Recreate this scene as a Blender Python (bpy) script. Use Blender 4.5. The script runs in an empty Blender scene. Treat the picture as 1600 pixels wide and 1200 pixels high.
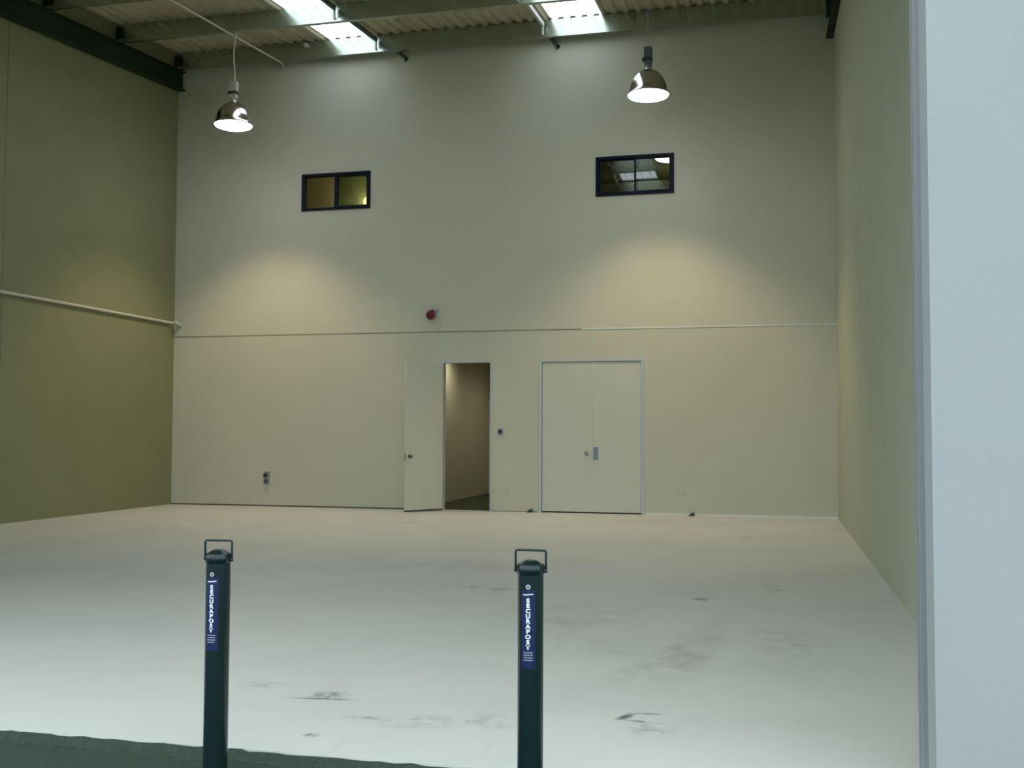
import bpy, bmesh, math, random
from mathutils import Vector, Matrix

S = bpy.context.scene
C = S.collection
PI = math.pi
random.seed(4)

# ------------------------------------------------------------------ camera
R_ = Vector((0.97083382, 0.23972115, 0.00393347))
U_ = Vector((0.00718393, -0.04548493, 0.99893919))
F_ = Vector((-0.23964576, 0.96977569, 0.04588045))
cd = bpy.data.cameras.new('camera')
cd.sensor_fit = 'HORIZONTAL'
cd.sensor_width = 36.0
cd.lens = 1653.51 / 1600.0 * 36.0
cd.clip_start = 0.05
cd.clip_end = 500
cam = bpy.data.objects.new('camera', cd)
C.objects.link(cam)
M = Matrix((R_, U_, -F_)).transposed().to_4x4()
M.translation = Vector((0, 0, 1.25))
cam.matrix_world = M
S.camera = cam

# ------------------------------------------------------------------ view + sky
S.view_settings.view_transform = 'Standard'
S.view_settings.look = 'None'
S.view_settings.gamma = 1
S.view_settings.use_curve_mapping = False
S.view_settings.exposure = 0.0

SKY = 2.2
w = bpy.data.worlds.new('overcast_sky')
S.world = w
w.use_nodes = True
nt = w.node_tree
bg = nt.nodes['Background']
tc = nt.nodes.new('ShaderNodeTexCoord')
sx = nt.nodes.new('ShaderNodeSeparateXYZ')
rp = nt.nodes.new('ShaderNodeValToRGB')
nt.links.new(tc.outputs['Generated'], sx.inputs[0])
nt.links.new(sx.outputs['Z'], rp.inputs[0])
nt.links.new(rp.outputs[0], bg.inputs['Color'])
rp.color_ramp.elements[0].position = 0.0
rp.color_ramp.elements[0].color = (0.72, 0.90, 1.0, 1)
rp.color_ramp.elements[1].position = 1.0
rp.color_ramp.elements[1].color = (0.86, 0.97, 1.0, 1)
bg.inputs['Strength'].default_value = SKY

# sun standing high behind the building: it reaches the roof and its skylights, the front stays in shade
sd = bpy.data.lights.new('sun', 'SUN')
sd.energy = 5.8
sd.angle = math.radians(1.0)
sd.color = (1.0, 0.96, 0.90)
sun = bpy.data.objects.new('sun', sd)
C.objects.link(sun)
sun.location = (0, 30, 30)
sun.rotation_euler = Vector((0.15, 0.62, 0.85)).to_track_quat('Z', 'Y').to_euler()

# ------------------------------------------------------------------ dimensions
D = 16.32            # inside face of the back wall
XL, XR = -10.06, 0.913
FY0, FY1 = 3.86, 4.05  # front wall, outside and inside faces
YE = 21.2            # far end of the office block
SL = 0.084           # roof pitch, rising towards the back


def roof_z(y):       # level of the purlin tops = underside of the sheeting
    return 7.81 + SL * (y - 16.22)


# ------------------------------------------------------------------ materials
def mat(name, col, rough=0.6, metal=0.0, var=0.0, vscale=3.0, bump=0.0, bscale=40.0, spec=0.5, emit=None, estr=0.0):
    m = bpy.data.materials.new(name)
    m.use_nodes = True
    n = m.node_tree
    b = n.nodes['Principled BSDF']
    b.inputs['Base Color'].default_value = (*col, 1)
    b.inputs['Roughness'].default_value = rough
    b.inputs['Metallic'].default_value = metal
    b.inputs['Specular IOR Level'].default_value = spec
    t = n.nodes.new('ShaderNodeTexCoord')
    if var:
        no = n.nodes.new('ShaderNodeTexNoise')
        no.inputs['Scale'].default_value = vscale
        no.inputs['Detail'].default_value = 5
        mp = n.nodes.new('ShaderNodeMapRange')
        mp.inputs['From Min'].default_value = 0.3
        mp.inputs['From Max'].default_value = 0.7
        mp.inputs['To Min'].default_value = 1 - var
        mp.inputs['To Max'].default_value = 1 + var
        mx = n.nodes.new('ShaderNodeVectorMath')
        mx.operation = 'SCALE'
        mx.inputs[0].default_value = col
        n.links.new(t.outputs['Object'], no.inputs['Vector'])
        n.links.new(no.outputs[0], mp.inputs['Value'])
        n.links.new(mp.outputs[0], mx.inputs['Scale'])
        n.links.new(mx.outputs[0], b.inputs['Base Color'])
    if bump:
        nb = n.nodes.new('ShaderNodeTexNoise')
        nb.inputs['Scale'].default_value = bscale
        nb.inputs['Detail'].default_value = 4
        bp = n.nodes.new('ShaderNodeBump')
        bp.inputs['Strength'].default_value = bump
        bp.inputs['Distance'].default_value = 0.01
        n.links.new(t.outputs['Object'], nb.inputs['Vector'])
        n.links.new(nb.outputs[0], bp.inputs['Height'])
        n.links.new(bp.outputs[0], b.inputs['Normal'])
    if emit:
        b.inputs['Emission Color'].default_value = (*emit, 1)
        b.inputs['Emission Strength'].default_value = estr
    return m


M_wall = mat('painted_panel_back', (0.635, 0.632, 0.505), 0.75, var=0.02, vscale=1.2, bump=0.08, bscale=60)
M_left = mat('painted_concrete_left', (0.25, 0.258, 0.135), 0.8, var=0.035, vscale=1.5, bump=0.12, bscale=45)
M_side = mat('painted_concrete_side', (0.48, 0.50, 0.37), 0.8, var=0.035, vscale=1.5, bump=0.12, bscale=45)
M_front = mat('painted_concrete_front', (0.40, 0.415, 0.42), 0.75, var=0.02, vscale=2.0, bump=0.1, bscale=50)
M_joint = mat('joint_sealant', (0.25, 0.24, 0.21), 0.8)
M_gapshade = mat('gap_shade_colour', (0.10, 0.11, 0.10), 0.8)  # dark colour painted in for the shade inside gaps
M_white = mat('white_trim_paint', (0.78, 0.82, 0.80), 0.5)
M_frame = mat('door_frame_paint', (0.56, 0.62, 0.63), 0.45)
M_door = mat('door_leaf_paint', (0.67, 0.68, 0.57), 0.55, var=0.012, vscale=2)
M_leafshade = mat('leaf_bottom_shade', (0.06, 0.06, 0.06), 0.7)
M_chrome = mat('satin_chrome', (0.30, 0.31, 0.32), 0.25, 1.0)
M_plate = mat('dull_steel_plate', (0.20, 0.20, 0.25), 0.4, 0.6)
M_alu = mat('window_aluminium_black', (0.004, 0.009, 0.022), 0.5, spec=0.15)
M_purlin = mat('galvanised_purlin', (0.43, 0.49, 0.42), 0.22, 0.9, var=0.06, vscale=4)
M_rafter = mat('rafter_dark_green_paint', (0.016, 0.036, 0.016), 0.7, spec=0.2)
M_brace = mat('brace_steel_dark', (0.10, 0.12, 0.11), 0.6)
M_bracel = mat('brace_steel_pale', (0.52, 0.54, 0.50), 0.5)
M_conduit = mat('cream_conduit', (0.62, 0.60, 0.50), 0.5)
M_dome = mat('spun_aluminium', (0.62, 0.60, 0.60), 0.16, 1.0)
M_ballast = mat('lamp_ballast_cream', (0.55, 0.53, 0.42), 0.5)
M_dark = mat('dark_plastic', (0.03, 0.035, 0.035), 0.5)
M_boll = mat('bollard_green_black_paint', (0.003, 0.015, 0.016), 0.24, var=0.15, vscale=12, spec=0.55)
M_label = mat('label_navy', (0.006, 0.014, 0.075), 0.35)
M_ltext = mat('label_white_ink', (0.85, 0.88, 0.92), 0.4)
M_lgrey = mat('label_grey_ink', (0.38, 0.43, 0.48), 0.4)
M_red = mat('alarm_red', (0.16, 0.008, 0.02), 0.35)
M_grey = mat('grey_plastic', (0.34, 0.35, 0.36), 0.5)
M_pale = mat('pale_plastic', (0.62, 0.60, 0.55), 0.5)
M_rocker = mat('pale_rocker', (0.50, 0.49, 0.45), 0.5)
M_navy = mat('navy_button', (0.01, 0.015, 0.09), 0.4)
M_green = mat('dark_green_rubber', (0.02, 0.07, 0.045), 0.6)
M_carpet = mat('hall_carpet', (0.07, 0.085, 0.045), 0.95, var=0.2, vscale=60)
M_office = mat('office_paint', (0.42, 0.40, 0.25), 0.8)
M_office2 = mat('office_paint_pale', (0.62, 0.60, 0.48), 0.8)
M_steel = mat('door_guide_steel', (0.27, 0.28, 0.29), 0.55, 0.2)
M_lens = mat('lamp_lens_lit', (0.9, 0.9, 0.9), 0.4, emit=(1.0, 0.97, 1.0), estr=16)
M_glow = mat('office_lamp_lit', (0.9, 0.8, 0.6), 0.4, emit=(1.0, 0.78, 0.45), estr=1.6)
M_slab = mat('slab_edge_concrete', (0.30, 0.31, 0.29), 0.85, var=0.2, vscale=9)
M_asph = mat('asphalt', (0.031, 0.051, 0.036), 0.9, var=0.3, vscale=70, bump=0.6, bscale=120)

# roof sheeting: pale underside with a fine woven netting look
M_roof = mat('roof_sheet_underside', (0.50, 0.46, 0.32), 0.6, var=0.10, vscale=7, bump=0.3, bscale=30)

# translucent skylight sheet
M_sky = bpy.data.materials.new('fibreglass_skylight')
M_sky.use_nodes = True
n = M_sky.node_tree
n.nodes.remove(n.nodes['Principled BSDF'])
tr = n.nodes.new('ShaderNodeBsdfTranslucent')
tr.inputs['Color'].default_value = (0.90, 0.93, 1.0, 1)
gl = n.nodes.new('ShaderNodeBsdfGlossy')
gl.inputs['Roughness'].default_value = 0.3
ms = n.nodes.new('ShaderNodeMixShader')
ms.inputs[0].default_value = 0.05
n.links.new(tr.outputs[0], ms.inputs[1])
n.links.new(gl.outputs[0], ms.inputs[2])
n.links.new(ms.outputs[0], n.nodes['Material Output'].inputs['Surface'])

# window glass: clear pane with a mirror-like film of reflection
M_glass = bpy.data.materials.new('window_glass')
M_glass.use_nodes = True
n = M_glass.node_tree
n.nodes.remove(n.nodes['Principled BSDF'])
tp = n.nodes.new('ShaderNodeBsdfTransparent')
tp.inputs['Color'].default_value = (0.75, 0.80, 0.74, 1)
gl = n.nodes.new('ShaderNodeBsdfGlossy')
gl.inputs['Roughness'].default_value = 0.0
ms = n.nodes.new('ShaderNodeMixShader')
ms.inputs[0].default_value = 0.09
n.links.new(tp.outputs[0], ms.inputs[1])
n.links.new(gl.outputs[0], ms.inputs[2])
n.links.new(ms.outputs[0], n.nodes['Material Output'].inputs['Surface'])

# painted concrete floor with scuffs and tyre marks at their own places
M_floor = bpy.data.materials.new('painted_floor')
M_floor.use_nodes = True
n = M_floor.node_tree
L = n.links
b = n.nodes['Principled BSDF']
b.inputs['Roughness'].default_value = 0.42
b.inputs['Specular IOR Level'].default_value = 0.45
tc = n.nodes.new('ShaderNodeTexCoord')


def math_node(op, a, b_=None, clamp=False):
    x = n.nodes.new('ShaderNodeMath')
    x.operation = op
    x.use_clamp = clamp
    for i, v in enumerate((a, b_)):
        if v is None:
            continue
        if isinstance(v, (int, float)):
            x.inputs[i].default_value = v
        else:
            L.new(v, x.inputs[i])
    return x.outputs[0]


def noise(scale, detail=5, dist=0.0, vec=None, rough=0.6):
    x = n.nodes.new('ShaderNodeTexNoise')
    x.inputs['Scale'].default_value = scale
    x.inputs['Detail'].default_value = detail
    x.inputs['Distortion'].default_value = dist
    x.inputs['Roughness'].default_value = rough
    L.new(vec or tc.outputs['Object'], x.inputs['Vector'])
    return x.outputs[0]


def smudge(cx, cy, lx, ly, rot, strength, nscale, lo=0.42, hi=0.62, stretch=1.0):
    mp = n.nodes.new('ShaderNodeMapping')
    mp.vector_type = 'TEXTURE'
    mp.inputs['Location'].default_value = (cx, cy, 0)
    mp.inputs['Rotation'].default_value = (0, 0, rot)
    mp.inputs['Scale'].default_value = (lx, ly, 1)
    L.new(tc.outputs['Object'], mp.inputs['Vector'])
    ln = n.nodes.new('ShaderNodeVectorMath')
    ln.operation = 'LENGTH'
    L.new(mp.outputs[0], ln.inputs[0])
    fall = n.nodes.new('ShaderNodeMapRange')
    fall.interpolation_type = 'SMOOTHSTEP'
    fall.inputs['From Min'].default_value = 1.0
    fall.inputs['From Max'].default_value = 0.25
    L.new(ln.outputs['Value'], fall.inputs['Value'])
    nz = noise(nscale, 6, 0.6, vec=mp.outputs[0] if stretch != 1.0 else None)
    r = n.nodes.new('ShaderNodeMapRange')
    r.inputs['From Min'].default_value = lo
    r.inputs['From Max'].default_value = hi
    L.new(nz, r.inputs['Value'])
    return math_node('MULTIPLY', math_node('MULTIPLY', fall.outputs[0], r.outputs[0]), strength)


marks = [
    smudge(-2.06, 4.74, 0.13, 0.10, 0.30, 0.62, 20, 0.36, 0.58),
    smudge(-2.05, 4.665, 0.22, 0.020, 0.12, 0.85, 10, 0.25, 0.55),
    smudge(-1.86, 4.10, 0.05, 0.04, 0.0, 1.0, 30, 0.40, 0.55),
    smudge(-0.645, 4.71, 0.035, 0.085, -0.45, 1.0, 14, 0.28, 0.50),
    smudge(-0.56, 4.785, 0.12, 0.022, 0.15, 0.7, 12, 0.30, 0.55),
    smudge(-0.585, 4.655, 0.08, 0.018, -0.1, 0.8, 12, 0.25, 0.50),
    smudge(-0.52, 4.55, 0.16, 0.16, 0.0, 0.35, 12),
    smudge(-2.09, 8.25, 0.15, 0.10, 0.1, 0.7, 8, 0.38, 0.55),
    smudge(-2.38, 8.31, 0.10, 0.08, 0.1, 0.6, 8, 0.38, 0.55),
    smudge(-0.54, 8.16, 0.09, 0.13, 0.0, 0.7, 10, 0.40, 0.55),
    smudge(-0.45, 6.3, 0.20, 1.5, -0.10, 0.34, 5, 0.32, 0.70),
    smudge(-0.66, 5.9, 0.14, 0.9, -0.25, 0.30, 6, 0.34, 0.70),
    smudge(-1.32, 7.2, 0.60, 0.9, 0.0, 0.20, 3.5),
    smudge(-1.50, 4.40, 0.25, 0.16, 0.2, 0.28, 11),
    smudge(-1.22, 4.48, 0.22, 0.16, 0.0, 0.30, 11),
    smudge(-1.75, 4.40, 0.12, 0.07, 0.0, 0.40, 11),
    smudge(-2.45, 4.85, 0.20, 0.12, 0.3, 0.25, 12),
    smudge(-0.92, 6.2, 0.20, 0.5, 0.5, 0.20, 8),
    smudge(-0.32, 13.0, 0.10, 0.4, 0.0, 0.30, 9, 0.4, 0.6),
    smudge(0.0, 8.9, 0.15, 0.4, 0.0, 0.30, 6),
    smudge(-4.9, 14.0, 0.30, 0.25, 0.0, 0.30, 4),
    smudge(0.1, 6.6, 0.35, 0.8, 0.2, 0.22, 5),
    smudge(-2.9, 9.6, 1.2, 0.6, 0.1, 0.14, 4),
    smudge(-1.2, 14.9, 1.6, 0.7, 0.0, 0.20, 3),
]
tot = marks[0]
for k in marks[1:]:
    tot = math_node('ADD', tot, k)
# long thin drag lines
mpw = n.nodes.new('ShaderNodeMapping')
mpw.inputs['Rotation'].default_value = (0, 0, 0.5)
mpw.inputs['Scale'].default_value = (9, 0.5, 1)
L.new(tc.outputs['Object'], mpw.inputs['Vector'])
lines = n.nodes.new('ShaderNodeMapRange')
lines.inputs['From Min'].default_value = 0.66
lines.inputs['From Max'].default_value = 0.74
lines.inputs['To Max'].default_value = 0.07
L.new(noise(1.0, 3, 0.4, vec=mpw.outputs[0]), lines.inputs['Value'])
tot = math_node('ADD', tot, lines.outputs[0])
broad = n.nodes.new('ShaderNodeMapRange')
broad.inputs['From Min'].default_value = 0.45
broad.inputs['From Max'].default_value = 0.75
broad.inputs['To Max'].default_value = 0.13
L.new(noise(0.8, 7, 0.3), broad.inputs['Value'])
tot = math_node('ADD', tot, broad.outputs[0], clamp=True)
mixc = n.nodes.new('ShaderNodeMix')
mixc.data_type = 'RGBA'
mixc.inputs['A'].default_value = (0.70, 0.70, 0.645, 1)
mixc.inputs['B'].default_value = (0.13, 0.135, 0.15, 1)
L.new(tot, mixc.inputs['Factor'])
L.new(mixc.outputs['Result'], b.inputs['Base Color'])
bp = n.nodes.new('ShaderNodeBump')
bp.inputs['Strength'].default_value = 0.05
bp.inputs['Distance'].default_value = 0.01
L.new(noise(25, 4), bp.inputs['Height'])
L.new(bp.outputs[0], b.inputs['Normal'])


# ------------------------------------------------------------------ mesh helpers
def box(bm, x0, x1, y0, y1, z0, z1, mtx=None):
    vs = [bm.verts.new((x, y, z)) for x in (x0, x1) for y in (y0, y1) for z in (z0, z1)]
    for f in ((0, 1, 3, 2), (4, 6, 7, 5), (0, 4, 5, 1), (2, 3, 7, 6), (0, 2, 6, 4), (1, 5, 7, 3)):
        bm.faces.new([vs[i] for i in f])
    if mtx is not None:
        for v in vs:
            v.co = mtx @ v.co
    return vs


def bevel_all(bm, w_, seg=2):
    bmesh.ops.bevel(bm, geom=bm.edges[:], offset=w_, segments=seg, affect='EDGES', profile=0.6)


def lathe(bm, prof, seg=32, origin=(0, 0, 0), axis='Z', cap0=True, cap1=True):
    rings = []
    for r, z in prof:
        ring = []
        for k in range(seg):
            a = 2 * PI * k / seg
            c, s = r * math.cos(a), r * math.sin(a)
            p = (c, s, z) if axis == 'Z' else ((c, z, s) if axis == 'Y' else (z, c, s))
            ring.append(bm.verts.new(Vector(p) + Vector(origin)))
        rings.append(ring)
    for i in range(len(rings) - 1):
        for k in range(seg):
            bm.faces.new((rings[i][k], rings[i][(k + 1) % seg], rings[i + 1][(k + 1) % seg], rings[i + 1][k]))
    if cap0:
        bm.faces.new(rings[0][::-1])
    if cap1:
        bm.faces.new(rings[-1])


def tube(bm, pts, r, seg=12, closed=False):
    pts = [Vector(p) for p in pts]
    rings = []
    up = Vector((0, 0, 1))
    prev = None
    m = len(pts)
    for i, p in enumerate(pts):
        if closed:
            t = (pts[(i + 1) % m] - pts[i - 1]).normalized()
        else:
            t = (pts[min(i + 1, m - 1)] - pts[max(i - 1, 0)]).normalized()
        if prev is None:
            a = up if abs(t.dot(up)) < 0.95 else Vector((1, 0, 0))
            nrm = (a - t * a.dot(t)).normalized()
        else:
            nrm = (prev - t * prev.dot(t)).normalized()
        prev = nrm
        bi = t.cross(nrm)
        rings.append([bm.verts.new(p + r * (math.cos(2 * PI * k / seg) * nrm + math.sin(2 * PI * k / seg) * bi)) for k in range(seg)])
    for i in range(m if closed else m - 1):
        a, b2 = rings[i], rings[(i + 1) % m]
        for k in range(seg):
            bm.faces.new((a[k], a[(k + 1) % seg], b2[(k + 1) % seg], b2[k]))
    if not closed:
        bm.faces.new(rings[0][::-1])
        bm.faces.new(rings[-1])


def extrude_profile(bm, prof, a, b2):
    """closed (u, z) outline swept along X from a to b2; u is Y"""
    v0 = [bm.verts.new((a, y, z)) for y, z in prof]
    v1 = [bm.verts.new((b2, y, z)) for y, z in prof]
    m = len(prof)
    for i in range(m):
        bm.faces.new((v0[i], v0[(i + 1) % m], v1[(i + 1) % m], v1[i]))
    bm.faces.new(v0[::-1])
    bm.faces.new(v1)


def obj(name, bm, m, parent=None, smooth=False, loc=None):
    bmesh.ops.recalc_face_normals(bm, faces=bm.faces[:])
    me = bpy.data.meshes.new(name)
    bm.to_mesh(me)
    bm.free()
    me.materials.append(m)
    if smooth:
        me.polygons.foreach_set('use_smooth', [True] * len(me.polygons))
        try:
            me.set_sharp_from_angle(angle=math.radians(35))
        except Exception:
            pass
    o = bpy.data.objects.new(name, me)
    C.objects.link(o)
    if parent:
        o.parent = parent
    if loc:
        o.location = loc
    return o


def tag(o, label, cat=None, group=None, kind=None):
    o['label'] = label
    if cat:
        o['category'] = cat
    if group:
        o['group'] = group
    if kind:
        o['kind'] = kind
    return o


def thing(name, label, cat, loc=(0, 0, 0), rotz=0, group=None, kind=None):
    o = bpy.data.objects.new(name, None)
    o.empty_display_size = 0.1
    C.objects.link(o)
    o.location = loc
    o.rotation_euler = (0, 0, rotz)
    return tag(o, label, cat, group, kind)


def sbox(name, dims, m, label, cat, parent=None):
    bm = bmesh.new()
    box(bm, *dims)
    o = obj(name, bm, m, parent)
    if not parent:
        tag(o, label, cat, kind='structure')
    return o


def copy_tree(o, parent=None):
    c = o.copy()
    C.objects.link(c)
    c.parent = parent
    for ch in o.children:
        copy_tree(ch, c)
    return c


def wall_grid(xs, zs, y0, y1, holes):
    """wall slab in the XZ plane with rectangular openings, no inner faces"""
    bm = bmesh.new()
    nx, nz = len(xs) - 1, len(zs) - 1

    def solid(i, j):
        if not (0 <= i < nx and 0 <= j < nz):
            return False
        cx, cz = (xs[i] + xs[i + 1]) / 2, (zs[j] + zs[j + 1]) / 2
        return not any(a < cx < b2 and c < cz < d for a, b2, c, d in holes)
    cache = {}

    def v(x, y, z):
        k = (round(x, 5), round(y, 5), round(z, 5))
        if k not in cache:
            cache[k] = bm.verts.new(k)
        return cache[k]
    for i in range(nx):
        for j in range(nz):
            if not solid(i, j):
                continue
            a, b2, c, d = xs[i], xs[i + 1], zs[j], zs[j + 1]
            for y in (y0, y1):
                bm.faces.new([v(a, y, c), v(b2, y, c), v(b2, y, d), v(a, y, d)])
            for di, dj, q in ((-1, 0, ((a, c), (a, d))), (1, 0, ((b2, c), (b2, d))), (0, -1, ((a, c), (b2, c))), (0, 1, ((a, d), (b2, d)))):
                if not solid(i + di, j + dj):
                    (p, r), (s, t) = q
                    bm.faces.new([v(p, y0, r), v(s, y0, t), v(s, y1, t), v(p, y1, r)])
    return bm


# ------------------------------------------------------------------ ground, floor
sbox('floor', (XL - 0.2, XR + 0.2, FY0, D + 0.13, -0.30, 0.0), M_floor, 'pale grey painted concrete warehouse floor with scuff marks', 'floor')
bm = bmesh.new()
box(bm, -45, 25, -30, FY0 - 0.02, -0.25, -0.03)
tag(obj('ground', bm, M_asph), 'dark asphalt apron in front of the pale floor slab', 'ground', kind='structure')
# ragged asphalt lip against the slab edge
bm = bmesh.new()
x = -12.0
top, bot = [], []
while x < 3.0:
    y = FY0 - 0.010 + random.uniform(-0.006, 0.006)
    z = -0.003 + random.uniform(-0.004, 0.004)
    top.append((x, y, z))
    bot.append((x, FY0 - 0.08 + random.uniform(-0.02, 0.02), -0.028))
    x += random.uniform(0.03, 0.09)
vt = [bm.verts.new(p) for p in top]
vb = [bm.verts.new(p) for p in bot]
vu = [bm.verts.new((p[0], p[1], -0.06)) for p in top]
vd = [bm.verts.new((p[0], p[1], -0.06)) for p in bot]
for i in range(len(top) - 1):
    bm.faces.new((vt[i], vt[i + 1], vb[i + 1], vb[i]))
    bm.faces.new((vt[i], vu[i], vu[i + 1], vt[i + 1]))
    bm.faces.new((vb[i], vb[i + 1], vd[i + 1], vd[i]))
    bm.faces.new((vu[i], vd[i], vd[i + 1], vu[i + 1]))
bm.faces.new((vt[0], vb[0], vd[0], vu[0]))
bm.faces.new((vt[-1], vu[-1], vd[-1], vb[-1]))
tag(obj('trim_1', bm, M_asph), 'ragged dark asphalt lip along the front edge of the floor slab', 'edging', kind='structure')

# ------------------------------------------------------------------ walls
W1 = (-7.694, -6.464, 4.960, 5.584)
W2 = (-2.687, -1.467, 4.960, 5.584)
DO = (-5.215, -4.365, 0.0, 2.40)
DD = (-3.580, -1.944, 0.0, 2.40)
ZT = 8.6
xs = sorted({XL, XR, W1[0], W1[1], W2[0], W2[1], DO[0], DO[1], DD[0], DD[1]})
zs = sorted({0.0, 2.40, W1[2], W1[3], roof_z(D) + 0.04})
bm = wall_grid(xs, zs, D, D + 0.13, [W1, W2, DO, DD])
tag(obj('wall_back', bm, M_wall), 'tall cream painted back wall with two high windows and two doorways', 'wall', kind='structure')

# side walls follow the roof pitch
def side_wall(name, x0, x1, label, joint):
    bm = bmesh.new()
    ys = [FY0, joint - 0.006, joint + 0.006, YE]
    inner = x1 if x0 < -5 else x0
    outer = x0 if x0 < -5 else x1
    gy = 0.012 if x0 < -5 else -0.012
    prof = [(inner, ys[0]), (inner, ys[1]), (inner - gy, ys[1]), (inner - gy, ys[2]), (inner, ys[2]), (inner, ys[3]), (outer, ys[3]), (outer, ys[0])]
    lo = [bm.verts.new((px, py, 0.0)) for px, py in prof]
    hi = [bm.verts.new((px, py, roof_z(py) + 0.04)) for px, py in prof]
    for i in range(len(prof)):
        j = (i + 1) % len(prof)
        bm.faces.new((lo[i], lo[j], hi[j], hi[i]))
    bm.faces.new(lo)
    bm.faces.new(hi)
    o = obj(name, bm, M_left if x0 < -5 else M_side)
    tag(o, label, 'wall', kind='structure')
    bm = bmesh.new()
    a, b2 = sorted((inner - gy, inner - gy * 0.45))
    box(bm, a, b2, ys[1], ys[2], 0.0, roof_z(ys[1]))
    obj('sealant_joint', bm, M_joint, o)
    return o


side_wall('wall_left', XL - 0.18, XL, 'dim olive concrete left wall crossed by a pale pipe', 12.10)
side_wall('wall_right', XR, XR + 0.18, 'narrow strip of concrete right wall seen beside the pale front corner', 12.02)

OPX0, OPX1, OPZ = -6.6, 0.525, 4.9
xs = [XL - 0.18, OPX0, OPX1, XR + 7.0]
zs = [-0.2, OPZ, roof_z(FY1) + 0.30]
bm = wall_grid(xs, zs, FY0, FY1, [(OPX0, OPX1, -0.2, OPZ)])
tag(obj('wall_front', bm, M_front), 'bright pale painted front wall filling the right edge, beside the open roller doorway', 'wall', kind='structure')

# roller door guides fixed to the inside of the opening
for nm, xa, sgn, lab in (('trim_2', OPX1, -1, 'narrow grey steel door guide at the right edge of the big opening'), ('trim_3', OPX0, 1, 'narrow grey steel door guide at the left edge of the big opening')):
    bm = bmesh.new()
    x0, x1 = sorted((xa + sgn * 0.022, xa - sgn * 0.05))
    box(bm, x0, x1, FY1, FY1 + 0.028, 0.0, OPZ + 0.1)
    box(bm, x0, x1, FY1 + 0.060, FY1 + 0.085, 0.0, OPZ + 0.1)
    xb0, xb1 = sorted((xa - sgn * 0.05, xa - sgn * 0.02))
    box(bm, xb0, xb1, FY1, FY1 + 0.085, 0.0, OPZ + 0.1)
    bevel_all(bm, 0.003, 1)
    tag(obj(nm, bm, M_steel), lab, 'door guide', kind='structure')

# horizontal joint in the back wall: dark strip on the left, white strip on the right
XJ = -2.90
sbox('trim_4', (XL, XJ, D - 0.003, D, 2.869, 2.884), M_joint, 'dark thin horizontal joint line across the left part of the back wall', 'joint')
sbox('trim_5', (XJ, XR, D - 0.008, D, 2.868, 2.886), M_white, 'thin white horizontal strip across the right part of the back wall', 'bead')
sbox('trim_6', (XL, DO[0] - 0.02, D - 0.006, D, 0.0, 0.022), M_gapshade, 'dark strip painted as gap shade along the foot of the back wall, left of the open door', 'joint')
sbox('trim_7', (DO[1] + 0.02, DD[0] - 0.03, D - 0.004, D, 0.0, 0.012), M_joint, 'thin grey line along the wall foot between the two doorways', 'joint')
sbox('baseboard_back', (DD[1] + 0.03, XR, D - 0.012, D, 0.0, 0.030), M_white, 'thin white skirting strip along the wall foot right of the double doors', 'skirting')

# ------------------------------------------------------------------ roof sheeting, skylights
SKX = [(-7.20, -6.37), (-3.40, -2.57)]
PITCH = 0.19
SKY1 = 16.21
SKY0 = 8.0          # the translucent sheets start here and run up to the back wall


def corrugated(x0, x1, y0, y1, lift=0.003):
    bm = bmesh.new()
    k = math.floor(x0 / PITCH) - 1
    pts = []
    while k * PITCH < x1 + PITCH:
        c = k * PITCH
        for dx, dz in ((-0.058, 0), (-0.030, 0.034), (0.030, 0.034), (0.058, 0)):
            pts.append((c + dx, dz))
        k += 1

    def h(x_):
        for (xa, za), (xb, zb) in zip(pts, pts[1:]):
            if xa <= x_ <= xb:
                return za + (zb - za) * (x_ - xa) / (xb - xa)
        return 0
    prof = [(x0, h(x0))] + [p for p in pts if x0 < p[0] < x1] + [(x1, h(x1))]
    a = [bm.verts.new((px, y0, roof_z(y0) + pz + lift)) for px, pz in prof]
    c = [bm.verts.new((px, y1, roof_z(y1) + pz + lift)) for px, pz in prof]
    for i in range(len(prof) - 1):
        bm.faces.new((a[i], a[i + 1], c[i + 1], c[i]))
    return bm


edges = [XL - 0.1] + [e for s in SKX for e in s] + [XR + 0.1]
bm = bmesh.new()
for a, b2 in ((edges[0], edges[1]), (edges[2], edges[3]), (edges[4], edges[5])):
    t_ = corrugated(a, b2, SKY0, SKY1)
    me = bpy.data.meshes.new('tmp')
    t_.to_mesh(me)
    t_.free()
    bm.from_mesh(me)
t_ = corrugated(XL - 0.1, XR + 0.1, FY0, SKY0)
me = bpy.data.meshes.new('tmp')
t_.to_mesh(me)
t_.free()
bm.from_mesh(me)
t_ = corrugated(XL - 0.1, XR + 0.1, SKY1, YE)
me = bpy.data.meshes.new('tmp')
t_.to_mesh(me)
t_.free()
bm.from_mesh(me)
tag(obj('ceiling', bm, M_roof), 'ribbed metal roof sheeting over dark purlins', 'ceiling', kind='structure')
for i, (s, lab) in enumerate(zip(SKX, ('glowing translucent skylight strip nearer the left wall', 'glowing translucent skylight strip to the left of the right hand lamp'))):
    tag(obj('window_%d' % (i + 3), corrugated(s[0], s[1], SKY0, SKY1, 0.004), M_sky), lab, 'skylight', kind='structure')

# ------------------------------------------------------------------ purlins
PY = [16.20, 14.50, 12.80, 11.10, 9.80, 8.30, 6.60, 4.60]


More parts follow.
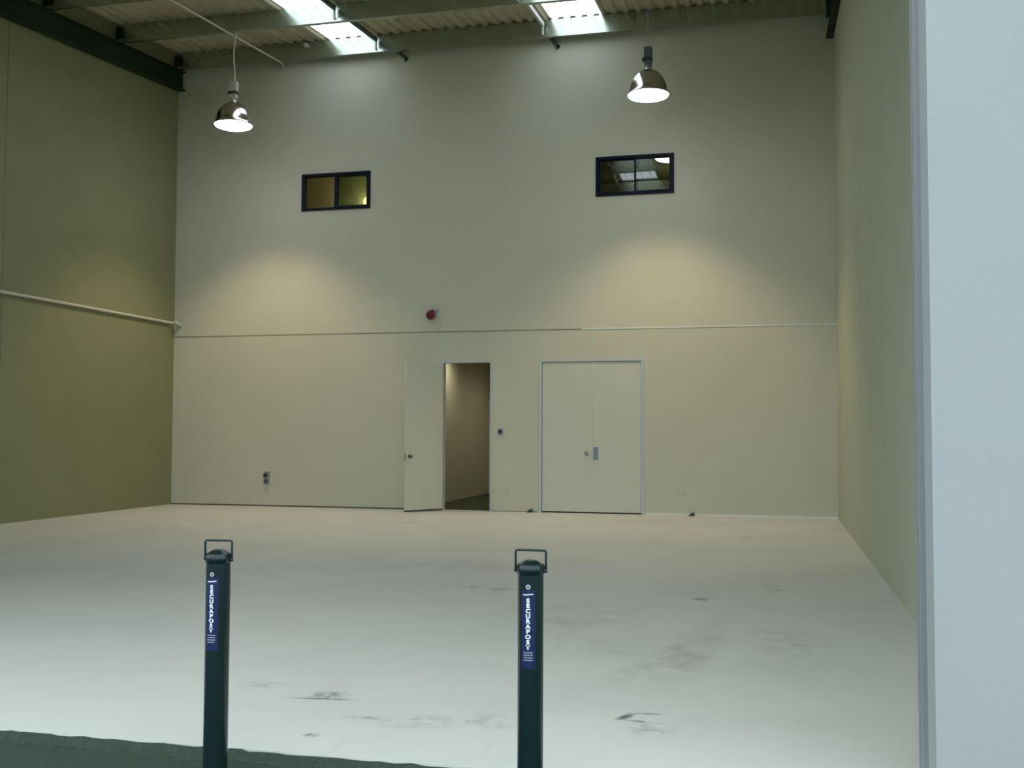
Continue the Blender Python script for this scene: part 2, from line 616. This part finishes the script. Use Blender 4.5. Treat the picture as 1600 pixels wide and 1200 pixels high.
def purlin_bm(x0, x1):
    # zed section: top flange to the back, web, bottom flange to the front with an upstanding lip; local origin at web top
    t = 0.004
    H_, F = 0.30, 0.075
    c = [(F, -0.018), (F, 0), (0, 0), (0, -H_), (-F, -H_), (-F, -H_ + 0.050)]
    bm = bmesh.new()
    outer = c
    inner = []
    m = len(c)
    for i, (y, z) in enumerate(c):
        p0 = Vector(c[max(i - 1, 0)])
        p1 = Vector(c[min(i + 1, m - 1)])
        d = (p1 - p0).normalized()
        inner.append((y + d.y * t * 1.3, z - d.x * t * 1.3))
    extrude_profile(bm, outer + inner[::-1], x0, x1)
    return bm


ordn = ['against the back wall', 'second out from the back wall', 'third out from the back wall',
        'fourth out from the back wall', 'fifth out from the back wall', 'sixth out from the back wall', 'seventh out from the back wall', 'beside the front wall']
p0 = None
for k, y in enumerate(PY):
    if p0 is None:
        p = obj('roof_purlin', purlin_bm(XL + 0.015, XR - 0.015), M_purlin)
        p0 = p
    else:
        p = p0.copy()
        C.objects.link(p)
    p.location = (0, y, roof_z(y) - 0.002)
    tag(p, 'long grey green roof purlin ' + ordn[k], 'purlin', 'roof purlins')

# ------------------------------------------------------------------ rafters along the side walls
for nm, xa, xb, lab in (('roof_rafter', XL + 0.002, XL + 0.15, 'dark green sloping steel rafter along the top of the left wall'),
                        ('roof_rafter', XR - 0.11, XR - 0.002, 'dark green sloping steel rafter end in the top right corner of the room')):
    bm = bmesh.new()
    xm = (xa + xb) / 2
    H_ = 0.335
    prof = [(xa, 0), (xb, 0), (xb, 0.012), (xm + 0.005, 0.012), (xm + 0.005, H_ - 0.012), (xb, H_ - 0.012), (xb, H_), (xa, H_), (xa, H_ - 0.012), (xm - 0.005, H_ - 0.012), (xm - 0.005, 0.012), (xa, 0.012)]
    y0, y1 = FY1 + 0.01, D - 0.005
    zb = lambda y: roof_z(y) - 0.306 - H_
    a = [bm.verts.new((px, y0, zb(y0) + pz)) for px, pz in prof]
    c = [bm.verts.new((px, y1, zb(y1) + pz)) for px, pz in prof]
    for i in range(len(prof)):
        j = (i + 1) % len(prof)
        bm.faces.new((a[i], a[j], c[j], c[i]))
    bm.faces.new(a)
    bm.faces.new(c)
    r = obj(nm, bm, M_rafter)
    tag(r, lab, 'rafter', 'side rafters')
    # cleats that carry the purlins
    for y in PY:
        bm = bmesh.new()
        box(bm, xm - 0.05, xm + 0.05, y - 0.052, y - 0.016, zb(y) + H_ - 0.002, roof_z(y) - 0.06)
        obj('purlin_cleat', bm, M_rafter, r)

# ------------------------------------------------------------------ bridging between purlins
def brace(x, ya, yb, m, label):
    t = thing('bridging_strut', label, 'strut', (x, ya, roof_z(ya) - 0.06), group='roof bridging struts')
    dy = yb - ya
    bm = bmesh.new()
    L_ = [bm.verts.new(p) for p in ((-0.02, 0, 0), (0.02, 0, 0), (0.02, dy, SL * dy), (-0.02, dy, SL * dy))]
    H2 = [bm.verts.new(p) for p in ((-0.02, 0, -0.065), (0.02, 0, -0.065), (0.02, dy, SL * dy - 0.065), (-0.02, dy, SL * dy - 0.065))]
    bm.faces.new(L_)
    bm.faces.new(H2)
    for i in range(4):
        j = (i + 1) % 4
        bm.faces.new((L_[i], L_[j], H2[j], H2[i]))
    obj('channel', bm, m, t)
    bm = bmesh.new()
    box(bm, -0.014, 0.014, dy - 0.030, dy, SL * dy - 0.20, SL * dy - 0.04)
    obj('end_cleat', bm, M_bracel, t)
    return t


for i, (x, m, w_) in enumerate(((-6.31, M_brace, 'dark strut right of the left skylight'), (-3.50, M_bracel, 'pale strut left of the right skylight'))):
    for k in range(7):
        brace(x, PY[k + 1] + 0.006, PY[k] - 0.080 - 0.0, m, w_ + ', ' + ('next to the back wall' if k == 0 else 'bay ' + ordn[k].replace(' out', '')))

# small dark cleats reaching down onto the back wall
for x, lab in ((-5.92, 'small dark steel strap just right of the left skylight'), (-3.35, 'small dark steel strap on the wall top below the right skylight')):
    bm = bmesh.new()
    pts = [(x - 0.11, D - 0.02, 7.585), (x + 0.08, D - 0.02, 7.40)]
    mt = Matrix.Translation((x - 0.01, D - 0.018, 7.49)) @ Matrix.Rotation(math.radians(42 if x < -5 else 52), 4, 'Y')
    box(bm, -0.13, 0.13, -0.018, 0.018, -0.028, 0.028, mt)
    box(bm, 0.10, 0.13, -0.018, 0.018, -0.05, 0.028, mt)
    tag(obj('wall_strap', bm, M_brace), lab, 'strap', 'wall straps under the roof')

# small boxes on purlins
for x, y, dz, lab in ((-7.58, 16.11, -0.045, 'tiny pale junction block on the purlin face left of the left skylight'), (-2.085, 16.11, -0.045, 'tiny reddish brown block on the purlin face near the right lamp cord')):
    bm = bmesh.new()
    box(bm, x - 0.03, x + 0.03, y, y + 0.088, roof_z(16.2) + dz - 0.05, roof_z(16.2) + dz)
    bevel_all(bm, 0.006)
    tag(obj('junction_block', bm, M_pale if x < -5 else mat('brown_block', (0.28, 0.17, 0.14), 0.6)), lab, 'block')

# ------------------------------------------------------------------ conduits
def cz(y):
    return roof_z(y) - 0.302 - 0.014


bm = bmesh.new()
tube(bm, [(-8.05, y, cz(y)) for y in (FY1 + 0.02, 8, 12, 16.2)] + [(-8.05, 16.26, cz(16.2) - 0.01), (-8.05, D - 0.015, cz(16.2) - 0.05)], 0.013, 10)
cond = obj('ceiling_conduit', bm, M_conduit, smooth=True)
tag(cond, 'thin cream conduit running under the purlins above the left lamp', 'conduit')
bm = bmesh.new()
lathe(bm, [(0.032, -0.045), (0.034, -0.03), (0.034, 0.015), (0.028, 0.025)], 20, (-8.05, 14.60, cz(14.6)))
obj('junction_box', bm, M_conduit, cond, smooth=True)

bm = bmesh.new()
ZP = 3.11
arc = [(XL + 0.03, y, ZP) for y in (FY1 + 0.02, 8.0, 12.0, 16.10)]
for k in range(1, 7):
    a = PI / 2 * k / 6
    arc.append((XL + 0.03 + 0.07 * (1 - math.cos(a)), 16.10 + 0.07 * math.sin(a), ZP))
arc += [(XL + 0.115, 16.170, ZP)]
arc2 = []
tube(bm, arc, 0.022, 14)
wp = obj('wall_pipe', bm, M_conduit, smooth=True)
tag(wp, 'pale pipe running level along the left wall to the far corner', 'pipe')
bm = bmesh.new()
tube(bm, [(XL + 0.10, 16.17, ZP), (XL + 0.112, 16.20, ZP), (XL + 0.112, 16.26, ZP - 0.02), (XL + 0.112, D, ZP - 0.03)], 0.036, 14)
obj('elbow_fitting', bm, M_conduit, wp, smooth=True)
for y in (5.5, 7.7, 9.9, 12.1, 14.3, 16.0):
    bm = bmesh.new()
    box(bm, XL, XL + 0.056, y - 0.012, y + 0.012, ZP - 0.026, ZP + 0.026)
    bevel_all(bm, 0.004)
    obj('pipe_clip', bm, M_conduit, wp)

# ------------------------------------------------------------------ high bay lamps
def make_lamp(loc, label, top, dark):
    t = thing('high_bay_lamp', label, 'lamp', loc, group='high bay lamps')   # origin at the rim centre
    bm = bmesh.new()
    prof = [(0.286, -0.012), (0.292, 0.0), (0.284, 0.012), (0.276, 0.05), (0.262, 0.11), (0.235, 0.18), (0.195, 0.245), (0.14, 0.30), (0.085, 0.335), (0.055, 0.345), (0.052, 0.36)]
    inn = [(r - 0.006, z - 0.004 if z > 0.02 else z) for r, z in prof[::-1]]
    inn[-1] = (0.280, -0.012)
    lathe(bm, prof, 48, cap0=False, cap1=False)
    lathe(bm, inn, 48, cap0=False, cap1=True)
    obj('reflector', bm, M_dome, t, smooth=True)
    bm = bmesh.new()
    lathe(bm, [(0.275, 0.020), (0.283, -0.014), (0.270, -0.030), (0.215, -0.050), (0.13, -0.068), (0.05, -0.078), (0.004, -0.080)], 40, cap0=False)
    obj('lens', bm, M_lens, t, smooth=True)
    bm = bmesh.new()
    lathe(bm, [(0.045, 0.352), (0.045, 0.43), (0.038, 0.445)], 20)
    obj('socket_neck', bm, M_grey if dark else M_ballast, t, smooth=True)
    bm = bmesh.new()
    box(bm, -0.050, 0.050, -0.045, 0.045, 0.41, 0.47)
    bevel_all(bm, 0.006)
    obj('terminal_box', bm, M_brace if dark else M_ballast, t)
    bm = bmesh.new()
    box(bm, -0.082, 0.060, -0.05, 0.05, 0.470, 0.515)
    bevel_all(bm, 0.01)
    obj('mounting_band', bm, M_dark, t)
    bm = bmesh.new()
    box(bm, -0.055, 0.055, -0.045, 0.045, 0.515, 0.665)
    for q in (-0.035, -0.012, 0.012, 0.035):
        box(bm, q - 0.004, q + 0.004, -0.049, -0.044, 0.54, 0.64)
    obj('ballast_case', bm, M_brace if dark else M_ballast, t)
    bm = bmesh.new()
    h = top - loc[2]
    pts = [(0.0, 0, 0.66)]
    if not dark:
        wig = [0.0, 0.008, 0.002, -0.012, -0.014, -0.006, 0.004]
        for i in range(1, 7):
            pts.append((wig[i], 0, 0.66 + (h - 0.66) * i / 6))
    else:
        pts.append((-0.006, 0, h))
    tube(bm, pts, 0.004 if dark else 0.010, 8)
    obj('suspension_cord', bm, M_grey if dark else M_conduit, t, smooth=True)
    # the lamp's own light, thrown downwards out of the reflector
    ld = bpy.data.lights.new('lamp_beam', 'SPOT')
    ld.energy = 315
    ld.color = (1.0, 0.80, 0.50)
    ld.spot_size = math.radians(104)
    ld.spot_blend = 0.6
    ld.shadow_soft_size = 0.12
    lo = bpy.data.objects.new('lamp_beam', ld)
    C.objects.link(lo)
    lo.parent = t
    lo.location = (0, 0, -0.10)
    return t


make_lamp((-8.045, 14.60, 5.975), 'dome pendant lamp with cream ballast hanging near the left wall', cz(14.6) - 0.04, False)
make_lamp((-1.665, 14.60, 5.975), 'dome pendant lamp with dark ballast above the upper right window', roof_z(14.6) - 0.01, True)

# ------------------------------------------------------------------ upper windows
def upper_window(name, W, label, open_left):
    x0, x1, z0, z1 = W
    w0 = thing(name, label, 'window', (x0, D, z0), kind='structure')
    wd, ht = x1 - x0, z1 - z0
    f = 0.042
    bm = wall_grid([0, f, wd - f, wd], [0, f, ht - f, ht], -0.022, 0.10, [(f, wd - f, f, ht - f)])
    obj('window_frame', bm, M_alu, w0)
    mid = wd * (0.515 if open_left else 0.52)

    def sash(a, b2, y, nm):
        g = 0.030
        gl_ = 0.062 if (open_left and nm == 'fixed') else g
        bm = wall_grid([a, a + gl_, b2 - g, b2], [f, f + g * 0.8, ht - f - g * 0.8, ht - f], y, y + 0.022, [(a + gl_, b2 - g, f + g * 0.8, ht - f - g * 0.8)])
        s = obj('sash', bm, M_alu, w0)
        bm = bmesh.new()
        box(bm, a + gl_, b2 - g, y + 0.008, y + 0.013, f + g * 0.8, ht - f - g * 0.8)
        pn = obj('pane', bm, M_glass, s)
        if open_left:
            pn.rotation_euler = (0.020, 0, 0)   # tilt added to throw the lamp's reflection clear of the frame
    if open_left:
        sash(mid - 0.05, wd - f, 0.000, 'fixed')
        sash(mid - 0.025, wd - f - 0.008, 0.040, 'slid')
    else:
        sash(mid - 0.03, wd - f, 0.000, 'fixed')
        sash(f, mid + 0.03, 0.030, 'sliding')
    return w0


upper_window('window_1', W1, 'small black framed two pane window high on the left of the back wall', True)
upper_window('window_2', W2, 'small black framed two pane window high on the right of the back wall, mirroring the skylight', False)

# ------------------------------------------------------------------ single doorway with open leaf
def door_knob(parent, loc, nrm, r=0.028):
    bm = bmesh.new()
    lathe(bm, [(r * 1.15, 0.0), (r * 1.15, 0.006), (r * 0.45, 0.010), (r * 0.45, 0.030), (r * 0.9, 0.038), (r, 0.050), (r * 0.85, 0.062), (r * 0.3, 0.067)], 24)
    q = Vector(nrm).to_track_quat('Z', 'Y')
    for v in bm.verts:
        v.co = q @ v.co + Vector(loc)
    return obj('door_knob', bm, M_chrome, parent, smooth=True)


d1 = thing('door_1', 'narrow cream door standing open towards the camera, left of its dark doorway', 'door', (DO[0] + 0.02, D - 0.004, 0), kind='structure')
bm = bmesh.new()
ow = DO[1] - DO[0] - 0.02
box(bm, -0.020, 0.020, -0.014, 0.135, 0.0, 2.37)
box(bm, ow - 0.024, ow, -0.014, 0.135, 0.0, 2.37)
box(bm, -0.035, ow + 0.008, -0.016, 0.135, 2.37, 2.40)
obj('door_frame', bm, M_frame, d1)
lx, ly = -0.415, -0.595
LL = math.hypot(lx, ly)
ang = math.atan2(ly, lx)
mt = Matrix.Translation((0.0, -0.02, 0)) @ Matrix.Rotation(ang, 4, 'Z')
bm = bmesh.new()
box(bm, 0.0, LL, 0.0, 0.038, 0.030, 2.365)
bevel_all(bm, 0.002, 1)
leaf = obj('door_leaf', bm, M_door, d1)
leaf.matrix_local = mt
bm = bmesh.new()
box(bm, 0.004, LL - 0.004, 0.004, 0.034, 0.006, 0.0305)  # dark block painted as the shadow under the open leaf
obj('bottom_shade', bm, M_leafshade, leaf)
bm = bmesh.new()
box(bm, LL - 0.001, LL + 0.002, 0.008, 0.030, 0.80, 0.92)
obj('latch_plate', bm, M_plate, leaf)
door_knob(leaf, (LL - 0.07, 0.038, 0.87), (0, 1, 0))
door_knob(leaf, (LL - 0.07, 0.0, 0.87), (0, -1, 0))
for z in (0.25, 1.2, 2.12):
    bm = bmesh.new()
    lathe(bm, [(0.008, z - 0.05), (0.008, z + 0.05)], 12, (-0.004, 0.019, 0))
    obj('hinge', bm, M_chrome, leaf, smooth=True)

# ------------------------------------------------------------------ double doors
d2 = thing('door_2', 'closed pair of tall cream doors in a pale blue frame', 'door', (DD[0], D, 0), kind='structure')
wdd = DD[1] - DD[0]
bm = bmesh.new()
box(bm, -0.012, 0.034, -0.016, 0.12, 0.0, 2.368)
box(bm, wdd - 0.034, wdd + 0.012, -0.016, 0.12, 0.0, 2.368)
box(bm, -0.012, wdd + 0.012, -0.016, 0.12, 2.368, 2.400)
obj('door_frame', bm, M_frame, d2)
bm = bmesh.new()
box(bm, 0.034, wdd - 0.034, 0.06, 0.12, 0.0, 2.37)  # dark panel behind the leaves, gap shade put into its colour
obj('door_stop', bm, M_gapshade, d2)
seam = -2.742 - DD[0]
for a, b2, side in ((0.040, seam - 0.003, 0), (seam + 0.003, wdd - 0.040, 1)):
    bm = bmesh.new()
    box(bm, a, b2, 0.004, 0.044, 0.022, 2.362)
    bevel_all(bm, 0.002, 1)
    lf = obj('door_leaf', bm, M_door, d2)
    if side == 0:
        door_knob(lf, (seam - 0.085, 0.004, 0.93), (0, -1, 0), 0.030)
    else:
        bm = bmesh.new()
        box(bm, 0.856, 0.930, -0.003, 0.004, 0.830, 1.030)
        bevel_all(bm, 0.002, 1)
        obj('pull_plate', bm, M_plate, lf)
        bm = bmesh.new()
        box(bm, seam + 0.012, seam + 0.034, -0.006, 0.004, 2.20, 2.36)
        obj('flush_bolt', bm, M_white, lf)
        bm = bmesh.new()
        box(bm, seam - 0.014, seam + 0.004, -0.002, 0.004, 0.030, 2.355)
        obj('meeting_strip', bm, M_door, lf)

# ------------------------------------------------------------------ small fittings on the back wall
def plate(name, x, z, w_, h_, m, label, cat, group=None, depth=0.010):
    t = thing(name, label, cat, (x, D, z), group=group)
    bm = bmesh.new()
    box(bm, -w_ / 2, w_ / 2, -depth, 0, -h_ / 2, h_ / 2)
    bevel_all(bm, 0.003)
    obj('face_plate', bm, m, t)
    return t


sw = plate('wall_switch', -4.219, 1.265, 0.085, 0.100, M_grey, 'grey wall switch with navy button, right of the open doorway', 'switch', depth=0.018)
bm = bmesh.new()
lathe(bm, [(0.030, -0.018), (0.030, -0.032), (0.024, -0.038)], 24, axis='Y')
obj('button', bm, M_navy, sw, smooth=True)

po = plate('power_outlet', -8.262, 0.475, 0.095, 0.215, M_grey, 'grey power outlet with dark round switch, left of the open door', 'outlet', depth=0.035)
bm = bmesh.new()
lathe(bm, [(0.034, -0.035), (0.034, -0.060), (0.026, -0.066)], 24, (-0.010, 0, 0.045), axis='Y')
obj('rotary_switch', bm, M_dark, po, smooth=True)
bm = bmesh.new()
lathe(bm, [(0.036, -0.035), (0.036, -0.052), (0.026, -0.052), (0.026, -0.040)], 24, (0, 0, -0.052), axis='Y')
obj('socket_ring', bm, M_brace, po, smooth=True)

for x, z, w_, h_, nm, lab in ((-4.099, 0.325, 0.075, 0.115, 'power_outlet', 'faint cream outlet plate low on the wall between the two doorways'),
                              (-1.366, 0.325, 0.115, 0.075, 'power_outlet', 'faint cream outlet plate low on the wall right of the double doors'),
                              (-9.775, 0.42, 0.075, 0.115, 'power_outlet', 'faint cream outlet plate on the wall foot, nearest the left corner'),
                              (-9.640, 0.40, 0.075, 0.115, 'power_outlet', 'faint cream outlet plate, second from the left corner of the room')):
    t = plate(nm, x, z, w_, h_, M_pale, lab, 'outlet', 'cream outlet plates', 0.008)
    for s in (-1, 1):
        bm = bmesh.new()
        if w_ > h_:
            box(bm, s * 0.026 - 0.008, s * 0.026 + 0.008, -0.011, -0.007, -0.016, 0.016)
        else:
            box(bm, -0.012, 0.012, -0.011, -0.007, s * 0.026 - 0.010, s * 0.026 + 0.010)
        obj('rocker', bm, M_rocker, t)

# alarm bell
al = thing('alarm_bell', 'small dark red alarm bell high on the wall above the open door', 'alarm', (-5.37, D, 3.156))
bm = bmesh.new()
box(bm, -0.035, 0.075, -0.035, 0, -0.04, 0.075)
bevel_all(bm, 0.008)
obj('back_box', bm, M_grey, al)
bm = bmesh.new()
prof = [(0.070, 0.0), (0.078, 0.012), (0.076, 0.035), (0.060, 0.062), (0.035, 0.078), (0.008, 0.084)]
lathe(bm, prof, 32)
q = Vector((-0.30, -0.95, -0.08)).to_track_quat('Z', 'Y')
for v in bm.verts:
    v.co = q @ v.co + Vector((-0.008, -0.035, -0.004))
obj('gong', bm, M_red, al, smooth=True)
bm = bmesh.new()
tube(bm, [(0.06, -0.02, 0.02), (0.085, -0.035, 0.03), (0.10, -0.03, 0.06), (0.105, -0.006, 0.09)], 0.010, 10)
obj('cable_gland', bm, M_grey, al, smooth=True)
bm = bmesh.new()
lathe(bm, [(0.022, -0.075), (0.022, -0.03)], 16, (0.02, 0, 0.062), axis='Y')
obj('striker', bm, mat('striker_dark', (0.10, 0.07, 0.10), 0.5), al, smooth=True)

# door stops on the floor
for x, m, lab in ((-3.727, M_green, 'tiny dark green floor door stop left of the double doors'), (-1.215, M_dark, 'tiny black floor door stop right of the double doors')):
    bm = bmesh.new()
    s = 0.045
    vs = [bm.verts.new(p) for p in ((-s, 0.03, 0), (s, 0.03, 0), (s, -0.03, 0), (-s, -0.03, 0), (-0.002, 0.022, 0.048), (s * 0.9, 0.022, 0.052), (s * 0.9, -0.02, 0.05), (-0.002, -0.02, 0.046))]
    for f in ((0, 3, 2, 1), (4, 5, 6, 7), (0, 1, 5, 4), (1, 2, 6, 5), (2, 3, 7, 6), (3, 0, 4, 7)):
        bm.faces.new([vs[i] for i in f])
    bevel_all(bm, 0.005)
    tag(obj('door_stop', bm, m, loc=(x, D - 0.055, 0)), lab, 'door stop', 'floor door stops')

# ------------------------------------------------------------------ hallway behind the open doorway
HX0, HX1 = -5.70, -3.70
Y0 = D + 0.13
sbox('floor_hallway', (XL, XR, Y0, YE, -0.30, 0.004), M_carpet, 'dark green carpet floor of the hallway beyond the open doorway', 'floor')
sbox('wall_hallway_left', (HX0 - 0.1, HX0, Y0, YE - 0.15, 0.004, 2.75), M_office2, 'dim cream hallway wall seen through the open doorway', 'wall')
sbox('wall_hallway_right', (HX1, HX1 + 0.1, Y0, YE - 0.15, 0.004, 2.75), M_office2, 'hidden right side wall of the hallway', 'wall')
sbox('wall_hallway_end', (XL, XR, YE - 0.15, YE, 0.004, roof_z(YE) + 0.04), M_office2, 'end wall of the office block beyond the back wall', 'wall')
sbox('ceiling_hallway', (XL, XR, Y0, YE - 0.15, 2.75, 2.95), M_office2, 'flat ceiling of the hallway beyond the open doorway', 'ceiling')


def downlight(loc, e, label):
    hl = thing('hallway_downlight', label, 'lamp', loc)
    bm = bmesh.new()
    lathe(bm, [(0.09, -0.012), (0.09, 0.0)], 24)
    obj('trim_ring', bm, M_white, hl, smooth=True)
    bm = bmesh.new()
    lathe(bm, [(0.07, -0.016), (0.07, -0.011)], 24)
    obj('diffuser', bm, M_glow, hl, smooth=True)
    ld = bpy.data.lights.new('hall_light', 'SPOT')
    ld.energy = e
    ld.color = (1.0, 0.92, 0.66)
    ld.spot_size = math.radians(165)
    ld.spot_blend = 0.8
    ld.shadow_soft_size = 0.07
    lo = bpy.data.objects.new('hall_light', ld)
    C.objects.link(lo)
    lo.parent = hl
    lo.location = (0, 0, -0.03)


downlight((-5.25, 18.1, 2.75), 32, 'warm downlight glowing near the top of the open doorway')
downlight((-4.50, 19.9, 2.75), 24, 'added unseen warm downlight, farther down the hallway')  # out of view, added to even the light on the hallway wall

# ------------------------------------------------------------------ offices behind the upper windows
sbox('wall_office_divider', (-5.0, -4.9, Y0, YE - 0.15, 2.95, 6.3), M_office, 'partition between the two upper offices', 'wall')
sbox('wall_office_left', (XL, -6.75, 19.2, 19.3, 2.95, 6.3), M_office, 'dim olive office wall seen through the upper left window', 'wall')
sbox('ceiling_office', (XL, XR, Y0, YE - 0.15, 6.3, 6.4), M_office, 'dim ceiling of the upper offices', 'ceiling')


def office_lamp(loc, e, label, wall=False):
    t = thing('office_lamp', label, 'lamp', loc)
    if wall:
        t.rotation_euler = (-PI / 2, 0, 0)
    bm = bmesh.new()
    lathe(bm, [(0.16, 0.0), (0.17, -0.02), (0.15, -0.04)], 28)
    obj('lamp_base', bm, M_white, t, smooth=True)
    bm = bmesh.new()
    lathe(bm, [(0.15, -0.03), (0.13, -0.075), (0.08, -0.10), (0.01, -0.11)], 28)
    obj('diffuser', bm, M_glow, t, smooth=True)
    ld = bpy.data.lights.new('office_light', 'POINT')
    ld.energy = e
    ld.color = (1.0, 0.88, 0.50)
    ld.shadow_soft_size = 0.15
    lo = bpy.data.objects.new('office_light', ld)
    C.objects.link(lo)
    lo.parent = t
    lo.location = (0, 0, -0.28)


office_lamp((-7.60, 19.2, 5.72), 13, 'warm round wall lamp glimpsed at the corner of the upper left window', True)
office_lamp((-1.5, 20.0, 6.30), 5, 'added round ceiling lamp lighting the office behind the upper right window')  # unseen lamp, added to light this office interior

# ------------------------------------------------------------------ bollards
def text_mesh(body, size, bold=0.0):
    cu = bpy.data.curves.new('t', 'FONT')
    cu.body = body
    cu.size = size
    cu.offset = bold
    cu.align_x = 'CENTER'
    cu.align_y = 'CENTER'
    cu.resolution_u = 4
    o = bpy.data.objects.new('t', cu)
    C.objects.link(o)
    dg = bpy.context.evaluated_depsgraph_get()
    dg.update()
    me = bpy.data.meshes.new_from_object(o.evaluated_get(dg))
    bpy.data.objects.remove(o)
    return me


BR = 0.0445


def wrap(bm, ang0, rad, thick=0.0):
    """bend flat XZ artwork (x sideways, z up) round the tube, centred on angle ang0"""
    for v in bm.verts:
        a = ang0 + v.co.x / BR
        rr = rad + v.co.y
        v.co = Vector((rr * math.cos(a), rr * math.sin(a), v.co.z))


def add_text(bm, body, size, x, z, sx_=1.0, bold=0.0):
    me = text_mesh(body, size, bold)
    b2 = bmesh.new()
    b2.from_mesh(me)
    bmesh.ops.triangulate(b2, faces=b2.faces[:])
    for v in b2.verts:
        v.co = Vector((v.co.x * sx_ + x, 0.0, v.co.y + z))
    m2 = bpy.data.meshes.new('t')
    b2.to_mesh(m2)
    b2.free()
    bm.from_mesh(m2)


def make_bollard(loc, ang, label):
    t = thing('security_bollard', label, 'bollard', loc, group='security bollards')
    TZ = 0.825     # shoulder above the ground
    bm = bmesh.new()
    lathe(bm, [(BR, 0.0), (BR, 0.2), (BR, 0.5), (BR, TZ - 0.030)], 48)
    obj('post_tube', bm, M_boll, t, smooth=True)
    bm = bmesh.new()
    lathe(bm, [(BR + 0.001, TZ - 0.034), (BR + 0.0040, TZ - 0.028), (BR + 0.0045, TZ - 0.006), (BR + 0.001, TZ), (BR - 0.010, TZ + 0.004), (0.026, TZ + 0.011), (0.014, TZ + 0.015), (0.002, TZ + 0.016)], 48)
    obj('cap', bm, M_boll, t, smooth=True)
    # square carrying handle, hinged at the sides of the cap
    bm = bmesh.new()
    hw, ht = 0.0535, TZ + 0.048
    c = 0.007
    pts = [(-hw, 0, TZ - 0.026), (-hw, 0, ht - c), (-hw + c * 0.3, 0, ht - c * 0.3), (-hw + c, 0, ht), (hw - c, 0, ht), (hw - c * 0.3, 0, ht - c * 0.3), (hw, 0, ht - c), (hw, 0, TZ - 0.026)]
    tube(bm, pts, 0.0042, 10)
    h = obj('handle', bm, M_boll, t, smooth=True)
    h.rotation_euler = (0, 0, -ang * 0 + 0.06)
    for s in (-1, 1):
        bm = bmesh.new()
        lathe(bm, [(0.0062, s * 0.040), (0.0062, s * 0.058)], 16, (0, 0, TZ - 0.022), axis='X')
        obj('hinge_pin', bm, M_boll, t, smooth=True)
    # lock
    a0 = -PI / 2 + ang
    bm = bmesh.new()
    for k in range(24):
        pass
    ring = [bm.verts.new((0.0085 * math.cos(2 * PI * k / 24), 0.0010, 0.0085 * math.sin(2 * PI * k / 24) + 0.752)) for k in range(24)]
    rin = [bm.verts.new((0.0030 * math.cos(2 * PI * k / 24), 0.0014, 0.0030 * math.sin(2 * PI * k / 24) + 0.752)) for k in range(24)]
    for k in range(24):
        j = (k + 1) % 24
        bm.faces.new((ring[k], ring[j], rin[j], rin[k]))
    wrap(bm, a0, BR)
    tag(obj('lock_cover', bm, M_lgrey, t), 'small grey round lock cover')
    # label backing
    bm = bmesh.new()
    nx = 14
    wl = 0.050
    lo_, hi_ = [], []
    for i in range(nx + 1):
        x_ = -wl / 2 + wl * i / nx
        lo_.append(bm.verts.new((x_, 0.0004, 0.475)))
        hi_.append(bm.verts.new((x_, 0.0004, 0.740)))
    for i in range(nx):
        bm.faces.new((lo_[i], lo_[i + 1], hi_[i + 1], hi_[i]))
    wrap(bm, a0, BR)
    lb = obj('label', bm, M_label, t, smooth=True)
    # stacked letters
    bm = bmesh.new()
    word = 'SECURAPOST'
    z_top, z_bot = 0.7145, 0.5385
    for i, ch in enumerate(word):
        z = z_top - (z_top - z_bot) * (i + 0.5) / len(word)
        add_text(bm, ch, 0.0195, 0.0, z, 1.15, 0.0011)
    for v in bm.verts:
        v.co.y = 0.0009
    wrap(bm, a0, BR)
    tag(obj('lettering', bm, M_ltext, lb), 'white stacked capital letters')
    # white rule above and four small lines of print below
    bm = bmesh.new()
    for z, hh, ww in ((0.7255, 0.0034, 0.036),):
        n_ = 8
        for i in range(n_):
            xa, xb = -ww / 2 + ww * i / n_, -ww / 2 + ww * (i + 1) / n_
            bm.faces.new([bm.verts.new((p, 0.0009, q_)) for p, q_ in ((xa, z - hh / 2), (xb, z - hh / 2), (xb, z + hh / 2), (xa, z + hh / 2))])
    for v in bm.verts:
        v.co.z += 0.002 * (v.co.x > 0)
    wrap(bm, a0, BR)
    obj('rule', bm, M_ltext, lb)
    bm = bmesh.new()
    for r in range(4):
        z = 0.530 - r * 0.0085
        x_ = -0.015
        while x_ < 0.014:
            l_ = random.choice((0.004, 0.006, 0.008))
            bm.faces.new([bm.verts.new((p, 0.0009, q_)) for p, q_ in ((x_, z - 0.0017), (min(x_ + l_, 0.016), z - 0.0017), (min(x_ + l_, 0.016), z + 0.0017), (x_, z + 0.0017))])
            x_ += l_ + 0.0016
    wrap(bm, a0, BR)
    obj('small_print', bm, M_lgrey, lb)
    return t


ZG = -0.03
make_bollard((-2.016, 3.60, ZG), -0.02, 'black steel bollard with a square handle, the left one')
make_bollard((-0.820, 3.60, ZG), 0.02, 'black steel bollard with a square handle, the right one')
